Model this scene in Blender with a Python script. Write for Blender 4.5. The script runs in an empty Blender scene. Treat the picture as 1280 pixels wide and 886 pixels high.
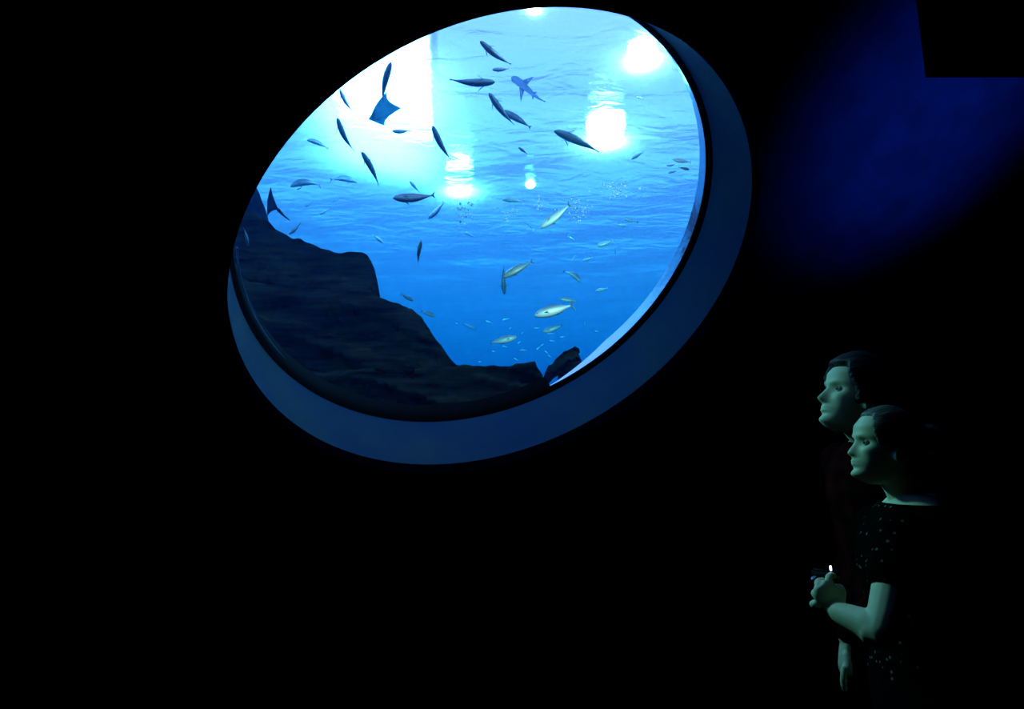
import bpy, bmesh, math, random
import numpy as np
from mathutils import Vector, Matrix, Quaternion
random.seed(7); rng = np.random.default_rng(7)
S = bpy.context.scene
COL = S.collection
PI = math.pi

# ------------------------------------------------------------------ camera
FPX = 800.0
PITCH = math.radians(10.0)
CAM = Vector((0.0, 0.0, 1.40))
cd = bpy.data.cameras.new('camera'); cam = bpy.data.objects.new('camera', cd); COL.objects.link(cam)
cd.sensor_fit = 'HORIZONTAL'; cd.sensor_width = 36.0; cd.lens = 36.0 * FPX / 1280.0
cd.clip_start = 0.02; cd.clip_end = 200
cam.location = CAM; cam.rotation_euler = (PI / 2 + PITCH, 0, 0)
S.camera = cam
CP, SP = math.cos(PITCH), math.sin(PITCH)

# ------------------------------------------------------------------ daylight over the tank, lamps, exposure
SKY_COL = (0.80, 0.86, 1.0); SKY_STR = 2.2
w = bpy.data.worlds.new('world'); S.world = w; w.use_nodes = True
bg = w.node_tree.nodes['Background']
bg.inputs['Color'].default_value = (*SKY_COL, 1); bg.inputs['Strength'].default_value = SKY_STR
S.view_settings.view_transform = 'Standard'; S.view_settings.look = 'None'
S.view_settings.gamma = 1.0; S.view_settings.exposure = 0.0; S.view_settings.use_curve_mapping = False
cy = S.cycles
cy.use_denoising = True; cy.max_bounces = 8; cy.diffuse_bounces = 3; cy.glossy_bounces = 3
cy.transmission_bounces = 4; cy.volume_bounces = 1; cy.transparent_max_bounces = 16
cy.sample_clamp_indirect = 4.0; cy.caustics_reflective = False; cy.caustics_refractive = False

WATER_Z = 6.5

def cdir(px, py):
    x = (px - 640.0) / FPX; u = -(py - 443.0) / FPX
    return Vector((x, CP - u * SP, SP + u * CP))
def PY(px, py, Y):                       # point of the ray at forward distance Y
    d = cdir(px, py); return CAM + d * (Y / d.y)
def PR(px, py, r):                       # point of the ray at range r
    return CAM + cdir(px, py).normalized() * r
def PZ(px, py, z):                       # point of the ray at height z
    d = cdir(px, py); return CAM + d * ((z - CAM.z) / d.z)

# window circle: centre, axis (into the tank) and radius
RW = 1.1
_c = Vector((0.03236, -0.19846, 2.38771)) * RW
_n = Vector((math.sin(-.46261) * math.cos(-.72634), math.sin(-.72634), math.cos(-.46261) * math.cos(-.72634)))
def c2w(v): return Vector((v.x, v.z * CP + v.y * SP, v.z * SP - v.y * CP))
WC = CAM + c2w(_c); WN = c2w(_n).normalized()
DEP = 0.311 * RW                         # depth of the opening
DEP2 = 0.335 * RW                        # front of the acrylic
DEP3 = 0.40 * RW
UX = WN.cross(Vector((0, 0, 1))).normalized(); UY = UX.cross(WN).normalized()
if UY.z < 0: UY = -UY
def wpt(ang, r, d): return WC + WN * d + (UX * math.cos(ang) + UY * math.sin(ang)) * r

# blue spotlight inside the dark hall, washing the sloped wall on the right
def spot(name, loc, target, energy, color, size, blend, radius=0.05):
    l = bpy.data.lights.new(name, 'SPOT'); l.energy = energy; l.color = color; l.spot_size = size; l.spot_blend = blend; l.shadow_soft_size = radius
    o = bpy.data.objects.new(name, l); COL.objects.link(o); o.location = loc
    o.rotation_euler = (Vector(target) - Vector(loc)).to_track_quat('-Z', 'Y').to_euler(); return o
def on_wall(px, py):
    d = cdir(px, py); return CAM + d * (WN.dot(WC - CAM) / WN.dot(d))
SPOT_T = on_wall(1160, 150)
spot('blue_spotlight', SPOT_T - WN * 1.25 + Vector((0.0, -.1, -.1)), SPOT_T, 1300, (0.0, 0.09, 1.0), math.radians(66), 1.0, .1)

# unseen spots added inside the tank: one brightens the fish, one the faces outside
FILL1 = on_wall(800, -90) + WN * .85; FILL1_T = PR(720, 340, 6.5)
FILL2 = Vector((-1.8, 3.85, 3.4)); FILL2_T = Vector((1.0, 1.9, 1.42))
spot('fish_fill_light', FILL1, FILL1_T, 850, (.92, .78, .74), math.radians(46), .8, .08)
spot('face_fill_light', FILL2, FILL2_T, 290, (.34, .92, .78), math.radians(22), .9, .12)

# ------------------------------------------------------------------ materials
def mat(name, col=(.5, .5, .5), rough=.6, metal=0.0, spec=.5):
    m = bpy.data.materials.new(name); m.use_nodes = True
    b = m.node_tree.nodes['Principled BSDF']
    b.inputs['Base Color'].default_value = (*col, 1); b.inputs['Roughness'].default_value = rough
    b.inputs['Metallic'].default_value = metal; b.inputs['Specular IOR Level'].default_value = spec
    return m
def nodes(m): return m.node_tree.nodes, m.node_tree.links, m.node_tree.nodes['Principled BSDF']
def noisy(name, c1, c2, scale, rough=.6, bump=0.0, detail=5, spec=.5, stretch=(1, 1, 1), coord='Object', metal=0.0):
    m = mat(name, c1, rough, metal, spec); N, L, b = nodes(m)
    tc = N.new('ShaderNodeTexCoord'); mp = N.new('ShaderNodeMapping'); mp.inputs['Scale'].default_value = stretch
    nz = N.new('ShaderNodeTexNoise'); nz.inputs['Scale'].default_value = scale; nz.inputs['Detail'].default_value = detail
    rp = N.new('ShaderNodeValToRGB'); rp.color_ramp.elements[0].color = (*c1, 1); rp.color_ramp.elements[1].color = (*c2, 1)
    rp.color_ramp.elements[0].position = .35; rp.color_ramp.elements[1].position = .68
    L.new(tc.outputs[coord], mp.inputs['Vector']); L.new(mp.outputs[0], nz.inputs['Vector'])
    L.new(nz.outputs['Fac'], rp.inputs['Fac']); L.new(rp.outputs['Color'], b.inputs['Base Color'])
    if bump:
        bp = N.new('ShaderNodeBump'); bp.inputs['Strength'].default_value = bump; bp.inputs['Distance'].default_value = .02
        L.new(nz.outputs['Fac'], bp.inputs['Height']); L.new(bp.outputs[0], b.inputs['Normal'])
    return m
M = {}
M['black_wall'] = noisy('black_wall', (.0022, .0022, .004), (.003, .003, .006), 6, .95, .2, spec=0)
M['dark'] = mat('dark', (.002, .002, .002), .95, spec=0)
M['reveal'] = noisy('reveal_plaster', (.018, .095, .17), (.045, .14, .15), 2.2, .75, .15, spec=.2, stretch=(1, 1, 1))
M['gasket'] = mat('black_gasket', (.002, .002, .002), .6, spec=.05)
M['tank_blue'] = noisy('tank_blue', (.015, .13, .55), (.02, .16, .62), .5, .9, spec=0)
M['rock'] = noisy('rock', (.002, .003, .002), (.085, .072, .03), 3.0, .85, .9, 10, 0, (1, 1, 6))  # streaky brown rock tone, raised to imitate highlights on the ledges
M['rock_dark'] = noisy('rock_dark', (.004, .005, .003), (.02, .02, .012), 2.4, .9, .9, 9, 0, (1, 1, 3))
# pane: clear acrylic
m = bpy.data.materials.new('acrylic'); m.use_nodes = True; N = m.node_tree.nodes; L = m.node_tree.links; N.clear()
o_ = N.new('ShaderNodeOutputMaterial'); tr = N.new('ShaderNodeBsdfTransparent'); gl = N.new('ShaderNodeBsdfGlossy'); gl.inputs['Roughness'].default_value = .02
mx = N.new('ShaderNodeMixShader'); mx.inputs[0].default_value = .03; tr.inputs['Color'].default_value = (.96, .99, 1, 1)
L.new(tr.outputs[0], mx.inputs[1]); L.new(gl.outputs[0], mx.inputs[2]); L.new(mx.outputs[0], o_.inputs['Surface']); M['acrylic'] = m
m = bpy.data.materials.new('acrylic_edge'); m.use_nodes = True; N = m.node_tree.nodes; L = m.node_tree.links; N.clear()
o_ = N.new('ShaderNodeOutputMaterial'); gl = N.new('ShaderNodeBsdfGlossy'); gl.inputs['Roughness'].default_value = .06; gl.inputs['Color'].default_value = (.86, .95, 1, 1); tl = N.new('ShaderNodeBsdfTranslucent'); tl.inputs['Color'].default_value = (.9, .96, 1, 1); mx = N.new('ShaderNodeMixShader'); mx.inputs[0].default_value = .75
tc = N.new('ShaderNodeTexCoord'); nz = N.new('ShaderNodeTexNoise'); nz.inputs['Scale'].default_value = 40; bp = N.new('ShaderNodeBump'); bp.inputs['Strength'].default_value = .15; bp.inputs['Distance'].default_value = .01
L.new(tc.outputs['Object'], nz.inputs['Vector']); L.new(nz.outputs['Fac'], bp.inputs['Height']); L.new(bp.outputs[0], gl.inputs['Normal'])
L.new(tl.outputs[0], mx.inputs[1]); L.new(gl.outputs[0], mx.inputs[2]); L.new(mx.outputs[0], o_.inputs['Surface']); M['acrylic_edge'] = m
# water surface seen from below
m = bpy.data.materials.new('water_surface'); m.use_nodes = True; N = m.node_tree.nodes; L = m.node_tree.links; N.clear()
o_ = N.new('ShaderNodeOutputMaterial'); tl = N.new('ShaderNodeBsdfTranslucent'); tr = N.new('ShaderNodeBsdfRefraction'); gl = N.new('ShaderNodeBsdfGlossy')
tl.inputs['Color'].default_value = (.64, .40, .95, 1); tr.inputs['Color'].default_value = (.85, .66, 1, 1); tr.inputs['IOR'].default_value = 1.10; tr.inputs['Roughness'].default_value = .03
gl.inputs['Roughness'].default_value = .12; gl.inputs['Color'].default_value = (.8, .9, 1, 1)
tc = N.new('ShaderNodeTexCoord'); mp = N.new('ShaderNodeMapping'); mp.inputs['Scale'].default_value = (.7, 1.6, 1)
nz = N.new('ShaderNodeTexNoise'); nz.inputs['Scale'].default_value = 2.2; nz.inputs['Detail'].default_value = 6; nz.inputs['Distortion'].default_value = .6
bp = N.new('ShaderNodeBump'); bp.inputs['Strength'].default_value = .34; bp.inputs['Distance'].default_value = .15
lw = N.new('ShaderNodeLayerWeight'); lw.inputs['Blend'].default_value = .35
cl = N.new('ShaderNodeMapRange'); cl.inputs['From Min'].default_value = .35; cl.inputs['From Max'].default_value = 1.0; cl.inputs['To Min'].default_value = .0; cl.inputs['To Max'].default_value = .28
m1 = N.new('ShaderNodeMixShader'); m1.inputs[0].default_value = .62; m2 = N.new('ShaderNodeMixShader')
L.new(tc.outputs['Object'], mp.inputs[0]); L.new(mp.outputs[0], nz.inputs['Vector']); L.new(nz.outputs['Fac'], bp.inputs['Height'])
for q in (tl, gl, tr): L.new(bp.outputs[0], q.inputs['Normal'])
L.new(bp.outputs[0], lw.inputs['Normal']); L.new(lw.outputs['Facing'], cl.inputs['Value'])
L.new(tr.outputs[0], m1.inputs[1]); L.new(tl.outputs[0], m1.inputs[2])
L.new(cl.outputs[0], m2.inputs[0]); L.new(m1.outputs[0], m2.inputs[1]); L.new(gl.outputs[0], m2.inputs[2]); L.new(m2.outputs[0], o_.inputs['Surface']); M['water_surface'] = m
# body of water
m = bpy.data.materials.new('tank_water'); m.use_nodes = True; N = m.node_tree.nodes; L = m.node_tree.links; N.clear()
o_ = N.new('ShaderNodeOutputMaterial'); ab = N.new('ShaderNodeVolumeAbsorption'); sc_ = N.new('ShaderNodeVolumeScatter'); ad = N.new('ShaderNodeAddShader')
ab.inputs['Density'].default_value = .28; ab.inputs['Color'].default_value = (0, .85, .915, 1)
sc_.inputs['Density'].default_value = .017; sc_.inputs['Color'].default_value = (.10, .38, 1, 1); sc_.inputs['Anisotropy'].default_value = .2
L.new(ab.outputs[0], ad.inputs[0]); L.new(sc_.outputs[0], ad.inputs[1]); L.new(ad.outputs[0], o_.inputs['Volume']); M['tank_water'] = m
def emit(name, col, strength):
    m = bpy.data.materials.new(name); m.use_nodes = True; N = m.node_tree.nodes; L = m.node_tree.links; N.clear()
    o_ = N.new('ShaderNodeOutputMaterial'); e = N.new('ShaderNodeEmission'); e.inputs['Color'].default_value = (*col, 1); e.inputs['Strength'].default_value = strength
    L.new(e.outputs[0], o_.inputs['Surface']); return m
M['skylight'] = emit('skylight_glow', (.9, .97, 1), 28)
M['lamp_disc'] = emit('lamp_disc', (1, .97, .92), 65)
M['led'] = emit('led', (.55, .75, 1), 5)
M['housing'] = mat('lamp_housing', (.5, .52, .55), .5)
M['skin'] = noisy('skin', (.62, .60, .38), (.66, .64, .41), 30, .55, .03, spec=.3)
M['hair'] = noisy('hair', (.03, .028, .02), (.14, .125, .085), 55, .55, .5, 4, .3, (.18, 1, 1))
M['hair_dark'] = noisy('hair_dark', (.003, .003, .003), (.015, .014, .012), 55, .6, .5, 4, .3, (.18, 1, 1))
M['trousers'] = mat('trousers', (.003, .003, .004), .95, spec=0)
M['shoe'] = mat('shoe', (.004, .004, .004), .7, spec=.1)
M['camera_body'] = mat('camera_body', (.003, .003, .003), .8, spec=.05)
M['camera_glass'] = mat('camera_glass', (.004, .004, .006), .1)
M['eye'] = mat('eye_white', (.38, .38, .36), .15)  # whites greyed for the shade on the eyes
M['iris'] = mat('iris', (.02, .015, .01), .1)
M['fin'] = noisy('fish_fin', (.10, .15, .17), (.22, .27, .27), 12, .5, .2, stretch=(6, 1, 1))
M['yellow_fin'] = mat('yellow_fin', (.75, .55, .12), .5)
M['ray'] = noisy('ray_skin', (.16, .26, .30), (.2, .3, .34), 3, .6, .1)
M['ray_dark'] = noisy('ray_skin_dark', (.04, .09, .11), (.06, .11, .14), 3, .6, .1)
M['shark'] = noisy('shark_skin', (.30, .42, .5), (.36, .48, .55), 3, .6, .1)
M['bubble'] = mat('bubble', (.98, .98, 1), .1, 0, 1.0)
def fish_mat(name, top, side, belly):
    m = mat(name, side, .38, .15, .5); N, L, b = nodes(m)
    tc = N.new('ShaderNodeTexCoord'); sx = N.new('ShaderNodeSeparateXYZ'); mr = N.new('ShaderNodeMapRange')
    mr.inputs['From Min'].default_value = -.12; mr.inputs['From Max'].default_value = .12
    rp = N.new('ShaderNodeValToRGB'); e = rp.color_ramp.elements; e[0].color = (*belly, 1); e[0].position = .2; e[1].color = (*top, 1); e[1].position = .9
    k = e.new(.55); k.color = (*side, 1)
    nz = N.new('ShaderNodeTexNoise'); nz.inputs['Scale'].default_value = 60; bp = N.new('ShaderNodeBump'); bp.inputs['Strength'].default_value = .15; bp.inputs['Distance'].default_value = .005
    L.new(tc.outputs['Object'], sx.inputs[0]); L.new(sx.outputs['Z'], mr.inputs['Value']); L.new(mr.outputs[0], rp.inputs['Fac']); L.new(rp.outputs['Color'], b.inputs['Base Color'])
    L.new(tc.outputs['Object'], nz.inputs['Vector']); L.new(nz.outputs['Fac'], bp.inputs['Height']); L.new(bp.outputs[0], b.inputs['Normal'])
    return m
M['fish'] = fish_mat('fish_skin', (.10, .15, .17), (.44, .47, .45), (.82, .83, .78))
M['fish_dark'] = fish_mat('fish_skin_dark', (.04, .07, .08), (.16, .20, .20), (.30, .34, .32))  # same fish skin, darkened for the shade seen from below
M['fish_pale'] = fish_mat('fish_skin_pale', (.7, .74, .72), (.88, .9, .86), (.95, .95, .92))  # skin whitened to look lit by the lamp beams
# woman's dotted shirt: printed dots
def backlit(m, col, f):                  # mixes translucency into a material
    N, L, b = nodes(m); o_ = next(n for n in N if n.type == 'OUTPUT_MATERIAL'); t = N.new('ShaderNodeBsdfTranslucent'); t.inputs['Color'].default_value = (*col, 1)
    x = N.new('ShaderNodeMixShader'); x.inputs[0].default_value = f; L.new(b.outputs[0], x.inputs[1]); L.new(t.outputs[0], x.inputs[2]); L.new(x.outputs[0], o_.inputs['Surface'])
backlit(M['shark'], (.75, .85, .95), .85); backlit(M['ray'], (.3, .75, .8), .5); backlit(M['fin'], (.4, .5, .5), .4)  # pale translucency on shark and ray imitates haze
backlit(M['bubble'], (1, 1, 1), .5)
m = mat('dotted_cloth', (.003, .003, .003), .95, spec=0); N, L, b = nodes(m)
tc = N.new('ShaderNodeTexCoord'); vo = N.new('ShaderNodeTexVoronoi'); vo.inputs['Scale'].default_value = 44; vo.inputs['Randomness'].default_value = .7
rp = N.new('ShaderNodeValToRGB'); e = rp.color_ramp.elements; e[0].position = .13; e[0].color = (.10, .115, .095, 1); e[1].position = .20; e[1].color = (.003, .003, .003, 1)
L.new(tc.outputs['Object'], vo.inputs['Vector']); L.new(vo.outputs['Distance'], rp.inputs['Fac']); L.new(rp.outputs['Color'], b.inputs['Base Color']); M['dotted'] = m
m = noisy('red_check_cloth', (.003, .002, .002), (.035, .004, .005), 14, .95, 0, 2, 0); M['red'] = m

# ------------------------------------------------------------------ helpers
def link(name, verts, faces, material=None, parent=None, smooth=True):
    me = bpy.data.meshes.new(name); me.from_pydata([tuple(v) for v in verts], [], faces); me.update()
    if smooth: me.polygons.foreach_set('use_smooth', [True] * len(me.polygons))
    o = bpy.data.objects.new(name, me); COL.objects.link(o)
    if material: me.materials.append(material)
    if parent: o.parent = parent
    return o
def from_bm(name, bm, material=None, parent=None, smooth=False):
    me = bpy.data.meshes.new(name); bm.normal_update(); bm.to_mesh(me); bm.free()
    if smooth: me.polygons.foreach_set('use_smooth', [True] * len(me.polygons))
    o = bpy.data.objects.new(name, me); COL.objects.link(o)
    if material: me.materials.append(material)
    if parent: o.parent = parent
    return o
def tag(o, label=None, cat=None, group=None, kind=None):
    if label: o['label'] = label
    if cat: o['category'] = cat
    if group: o['group'] = group
    if kind: o['kind'] = kind
    return o
def struct(o): o['kind'] = 'structure'; return o
def empty(name, loc=(0, 0, 0), rot=None):
    o = bpy.data.objects.new(name, None); COL.objects.link(o); o.location = loc; o.empty_display_size = .1
    if rot is not None: o.rotation_euler = rot
    return o
def box_bm(lo, hi, bm=None):
    bm = bm or bmesh.new()
    vs = [bm.verts.new((x, y, z)) for x in (lo[0], hi[0]) for y in (lo[1], hi[1]) for z in (lo[2], hi[2])]
    for f in ((0, 1, 3, 2), (4, 6, 7, 5), (0, 4, 5, 1), (2, 3, 7, 6), (0, 2, 6, 4), (1, 5, 7, 3)): bm.faces.new([vs[i] for i in f])
    return bm
def clip(bm, co, no, fill=True):         # keeps the side the normal points away from
    r = bmesh.ops.bisect_plane(bm, geom=bm.verts[:] + bm.edges[:] + bm.faces[:], plane_co=co, plane_no=no, clear_outer=True, clear_inner=False)
    if fill:
        ed = [e for e in r['geom_cut'] if isinstance(e, bmesh.types.BMEdge)]
        if ed: bmesh.ops.holes_fill(bm, edges=[e for e in bm.edges if e.is_boundary])
    return bm
def grid_faces(nr, nc, wrap=False, off=0):
    f = []
    for i in range(nr - 1):
        for j in range(nc if wrap else nc - 1):
            k = (j + 1) % nc
            f.append((off + i * nc + j, off + i * nc + k, off + (i + 1) * nc + k, off + (i + 1) * nc + j))
    return f
def ring_surface(name, prof, material, parent=None, n=160, arc=None):   # prof: list of (radius, depth) round the window axis
    if arc: V = [wpt(arc[0] + (arc[1] - arc[0]) * j / (n - 1), r, d) for r, d in prof for j in range(n)]
    else: V = [wpt(2 * PI * j / n, r, d) for r, d in prof for j in range(n)]
    return link(name, V, grid_faces(len(prof), n, arc is None), material, parent)
def ang_at(px, py, depth=DEP2):
    d = cdir(px, py); q = CAM + d * (WN.dot(WC + WN * depth - CAM) / WN.dot(d)) - WC; return math.atan2(q.dot(UY), q.dot(UX))
def tube(V, F, pts, rad, seg=12, flat=None):
    """closed tapering tube along pts appended to V,F; flat: (axis, factor) squashes it along axis"""
    pts = [Vector(p) for p in pts]; off = len(V); n = len(pts); rings = []
    up = None
    P2, R2 = [], []
    for i in range(n - 1):               # Catmull subdivision
        p0 = pts[max(i - 1, 0)]; p1 = pts[i]; p2 = pts[i + 1]; p3 = pts[min(i + 2, n - 1)]
        for k in range(4):
            t = k / 4
            P2.append(.5 * ((2 * p1) + (p2 - p0) * t + (2 * p0 - 5 * p1 + 4 * p2 - p3) * t * t + (3 * p1 - p0 - 3 * p2 + p3) * t ** 3)); R2.append(rad[i] * (1 - t) + rad[i + 1] * t)
    P2.append(pts[-1]); R2.append(rad[-1])
    t0 = (P2[1] - P2[0]).normalized(); t1 = (P2[-1] - P2[-2]).normalized()
    a0, a1 = P2[0], P2[-1]; r0, r1 = R2[0], R2[-1]
    P2 = [a0 - t0 * r0 * .85, a0 - t0 * r0 * .5] + P2 + [a1 + t1 * r1 * .5, a1 + t1 * r1 * .85]
    R2 = [r0 * .5, r0 * .86] + R2 + [r1 * .86, r1 * .5]
    m = len(P2)
    for i in range(m):
        t = (P2[min(i + 1, m - 1)] - P2[max(i - 1, 0)]).normalized()
        if up is None: up = t.orthogonal().normalized()
        up = (up - t * up.dot(t)).normalized(); sd = t.cross(up)
        for j in range(seg):
            a = 2 * PI * j / seg; v = (up * math.cos(a) + sd * math.sin(a)) * R2[i]
            if flat is not None:
                ax, fc = flat; v = v - ax * (v.dot(ax) * (1 - fc))
            V.append(P2[i] + v)
    F += grid_faces(m, seg, True, off)
    F.append(tuple(off + j for j in reversed(range(seg)))); F.append(tuple(off + (m - 1) * seg + j for j in range(seg)))
def loft(V, F, rings):                   # rings: list of lists of points, closed at both ends
    off = len(V); n = len(rings[0])
    for r in rings: V.extend(r)
    F += grid_faces(len(rings), n, True, off)
    F.append(tuple(off + j for j in reversed(range(n)))); F.append(tuple(off + (len(rings) - 1) * n + j for j in range(n)))
def remesh(name, V, F, voxel, material, parent, smooth=2):
    me = bpy.data.meshes.new('tmp'); me.from_pydata([tuple(v) for v in V], [], F); me.update()
    bm = bmesh.new(); bm.from_mesh(me); bmesh.ops.recalc_face_normals(bm, faces=bm.faces[:]); bm.to_mesh(me); bm.free()
    o = bpy.data.objects.new(name, me); COL.objects.link(o)
    r = o.modifiers.new('r', 'REMESH'); r.mode = 'VOXEL'; r.voxel_size = voxel; r.use_smooth_shade = True
    s = o.modifiers.new('s', 'SMOOTH'); s.factor = .5; s.iterations = smooth
    dg = bpy.context.evaluated_depsgraph_get(); dg.update()
    m2 = bpy.data.meshes.new_from_object(o.evaluated_get(dg)); o.modifiers.clear(); o.data = m2; m2.name = name
    m2.materials.clear(); m2.materials.append(material); m2.polygons.foreach_set('use_smooth', [True] * len(m2.polygons))
    o.parent = parent
    return o

# ------------------------------------------------------------------ the hall and the tank shell
NB = 160
def wall_slab():
    bm = bmesh.new()
    fr, bk = [], []
    for d, lst in ((0.0, fr), (DEP, bk)):
        for i, r in enumerate((RW, RW * 1.25, RW * 2.2, 26)):
            lst.append([bm.verts.new(wpt(2 * PI * j / NB, r, d)) for j in range(NB)])
    for lst, flip in ((fr, 1), (bk, 0)):
        for a, b in zip(lst[:-1], lst[1:]):
            for j in range(NB):
                k = (j + 1) % NB; q = [a[j], a[k], b[k], b[j]]
                bm.faces.new(q if not flip else q[::-1])
    for a, b in ((fr[-1], bk[-1]), (bk[0], fr[0])):
        for j in range(NB):
            k = (j + 1) % NB; bm.faces.new([a[j], a[k], b[k], b[j]])
    for co, no in (((0, 0, -.2), (0, 0, -1)), ((0, 0, 8), (0, 0, 1)), ((-20, 0, 0), (-1, 0, 0)), ((20, 0, 0), (1, 0, 0))): clip(bm, co, no)
    return struct(from_bm('wall_front', bm, M['black_wall']))
wall_slab()
IN = WC + WN * (DEP * .5)
def shell(name, lo, hi, material, tank=False):
    bm = box_bm(lo, hi)
    clip(bm, IN, -WN if tank else WN)
    return struct(from_bm(name, bm, material))
XR = 2.62
shell('floor', (-4.6, -3.6, -.2), (XR + .1, 8, 0), M['dark'])
shell('wall_left', (-4.6, -3.6, -.1), (-4.5, 8, 5), M['dark'])
shell('wall_right', (XR, -3.6, -.1), (XR + .1, 8, 5), M['dark'])
shell('wall_rear', (-4.6, -3.6, -.1), (XR + .1, -3.5, 5.1), M['dark'])
shell('ceiling', (-4.6, -3.6, 5), (XR + .1, 8, 5.1), M['dark'])
# black box under the slope, standing in for a shadow at upper right
pz = PY(1157, 97, 1.5)
struct(from_bm('shadow_box_1', clip(box_bm((pz.x, 1.25, pz.z), (XR, 1.5, 4.0)), WC, WN), M['dark']))
TB = 60.0
shell('wall_back', (-20.2, TB, -.4), (20.2, TB + .2, WATER_Z + .4), M['tank_blue'], True)
shell('wall_west', (-20.2, -12, -.4), (-20, TB, WATER_Z + .4), M['tank_blue'], True)
shell('wall_east', (20, -12, -.4), (20.2, TB, WATER_Z + .4), M['tank_blue'], True)
shell('floor_tank', (-20, -12, -.4), (20, TB, -.2), M['tank_blue'], True)

# the round window
win = empty('window_1', WC + WN * DEP2); struct(win)
inv = Matrix.Translation(win.location).inverted()
def wpart(o): o.parent = win; o.matrix_parent_inverse = inv; return o
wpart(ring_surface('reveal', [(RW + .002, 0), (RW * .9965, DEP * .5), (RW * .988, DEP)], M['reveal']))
wpart(ring_surface('gasket', [(RW * .9895, DEP - .003), (RW * .972, DEP2), (RW * .972, DEP2 + .005), (RW * 1.05, DEP2 + .005)], M['gasket']))
A1, A2 = ang_at(688, 483), ang_at(297, 335) % (2 * PI)
nE = 180; V = [wpt(A1 + (A2 - A1) * j / (nE - 1), RW * .972, DEP2) for j in range(nE)]
for j in range(nE):                      # narrows to a sliver at its lower end
    q = min(1, .12 + j / (nE * .10)); V.append(wpt(A1 + (A2 - A1) * j / (nE - 1), RW * (.972 + .008 * q), DEP2 + (DEP3 - DEP2) * q))
wpart(link('acrylic_edge', V, grid_faces(2, nE), M['acrylic_edge']))['label'] = 'bright polished edge of the acrylic'
wpart(ring_surface('edge_dark_arc', [(RW * .972, DEP2), (RW * .966, DEP2 + .02), (RW * .960, DEP3)], M['gasket'], arc=(A2 - 2 * PI, A1)))['label'] = 'black arc standing in for the dark reflection along the lower edge'  # black band put where the acrylic edge mirrors the rocks
V, F = [], []; a0, a1 = ang_at(292, 312) % (2 * PI), ang_at(356, 452) % (2 * PI)
tube(V, F, [wpt(a0 + (a1 - a0) * j / 30, RW * .960, DEP2 + .012) for j in range(31)], [.0035] * 26 + [.003, .0025, .002, .0015, .001], 6)
wpart(link('edge_glint', V, F, M['acrylic_edge']))['label'] = 'thin bead added for the reflected line at the left edge'  # added tube imitates a line of reflected light
V = [wpt(2 * PI * j / NB, RW * .972, DEP2 + .002) for j in range(NB)] + [wpt(2 * PI * j / NB, RW * .960, DEP3) for j in range(NB)]
pane = wpart(link('pane', V, [tuple(range(NB))], M['acrylic'], None, False)); pane['label'] = 'clear round acrylic pane'

# water
bm = box_bm((-19.98, -12, -.19), (19.98, TB - .02, WATER_Z)); clip(bm, WC + WN * (DEP3 + .004), -WN)
tag(from_bm('tank_water', bm, M['tank_water']), 'deep blue water filling the aquarium behind the round window', 'water', kind='stuff')
nx, ny = 200, 320
xs = np.linspace(-19.96, 19.96, nx); ys = np.linspace(-6.0, TB - .03, ny); X, Y = np.meshgrid(xs, ys)
Z = np.zeros_like(X)
for k in range(16):
    a = rng.uniform(0, 2 * PI); lam = rng.uniform(.5, 2.6); Z += .009 * lam / 2 * np.sin((X * math.cos(a) * .6 + Y * math.sin(a)) * 2 * PI / lam + rng.uniform(0, 6))
V = np.c_[X.ravel(), Y.ravel(), Z.ravel() + WATER_Z + .05]
keep = (V - np.array(WC)) @ np.array(WN) > DEP + .03          # only the tank side of the sloped wall
FS = [f for f in grid_faces(ny, nx) if all(keep[i] for i in f)]
used = sorted({i for f in FS for i in f}); remap = {v: k for k, v in enumerate(used)}
me_o = link('water_surface', V[used], [tuple(remap[i] for i in f) for f in FS], M['water_surface'])
tag(me_o, 'rippled bright water surface seen from below through the round window', 'water', kind='stuff')

# skylight and lamps over the water
SKZ = WATER_Z + .5
sk = [PZ(*p, SKZ) for p in ((380, 45), (541, 40), (545, 205), (423, 175))]
sky = empty('skylight', sum(sk, Vector()) / 4)
bm = bmesh.new(); vs = [bm.verts.new(p - sky.location) for p in sk]; bm.faces.new(vs); from_bm('lit_pane', bm, M['skylight'], sky)
V, F = [], []
for a, b in zip(sk, sk[1:] + sk[:1]): tube(V, F, [a - sky.location, (a + b) / 2 - sky.location, b - sky.location], [.06, .06, .06], 8)
link('frame', V, F, M['housing'], sky)
tag(sky, 'large bright white skylight over the water at upper left of the window', 'skylight')
LAMPS = [((803, 68), .21, .15, 'round white lamp glaring at the upper right rim of the window'),
         ((757, 166), .34, .24, 'largest round white lamp glaring beside the tail of the dark fish'),
         ((574, 230), .30, .20, 'round white lamp glaring in the middle of the window'),
         ((663, 231), .10, .08, 'small white lamp glint right of the middle glare'),
         ((668, 11), .08, .07, 'small white lamp glint at the very top of the window')]
def tank_lamp(px, py, r, h, label):
    p = PZ(px, py, WATER_Z + h); e = empty('tank_lamp', p)
    n = 24; V, F = [], []
    prof = [(.001, r * .62 + .09), (r * .2, r * .62 + .08), (r * .3, r * .58), (r * .32, r * .5), (r * .28, r * .5), (.001, r * .56)]
    for q, z in prof: V += [Vector((q * math.cos(2 * PI * j / n), q * math.sin(2 * PI * j / n), z)) for j in range(n)]
    link('reflector', V, grid_faces(len(prof), n, True), M['housing'], e)
    V, F = [], []
    loft(V, F, [[Vector((r * .93 * math.sin(q) * math.cos(2 * PI * j / n), r * .93 * math.sin(q) * math.sin(2 * PI * j / n), r * .62 * math.cos(q))) for j in range(n)] for q in [.04 + (PI - .08) * i / 13 for i in range(14)]])
    link('lit_globe', V, F, M['lamp_disc'], e)
    tag(e, label, 'lamp', 'lamps over the tank')
for (a, b), r, h, lb in LAMPS: tank_lamp(a, b, r, h, lb)

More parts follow.
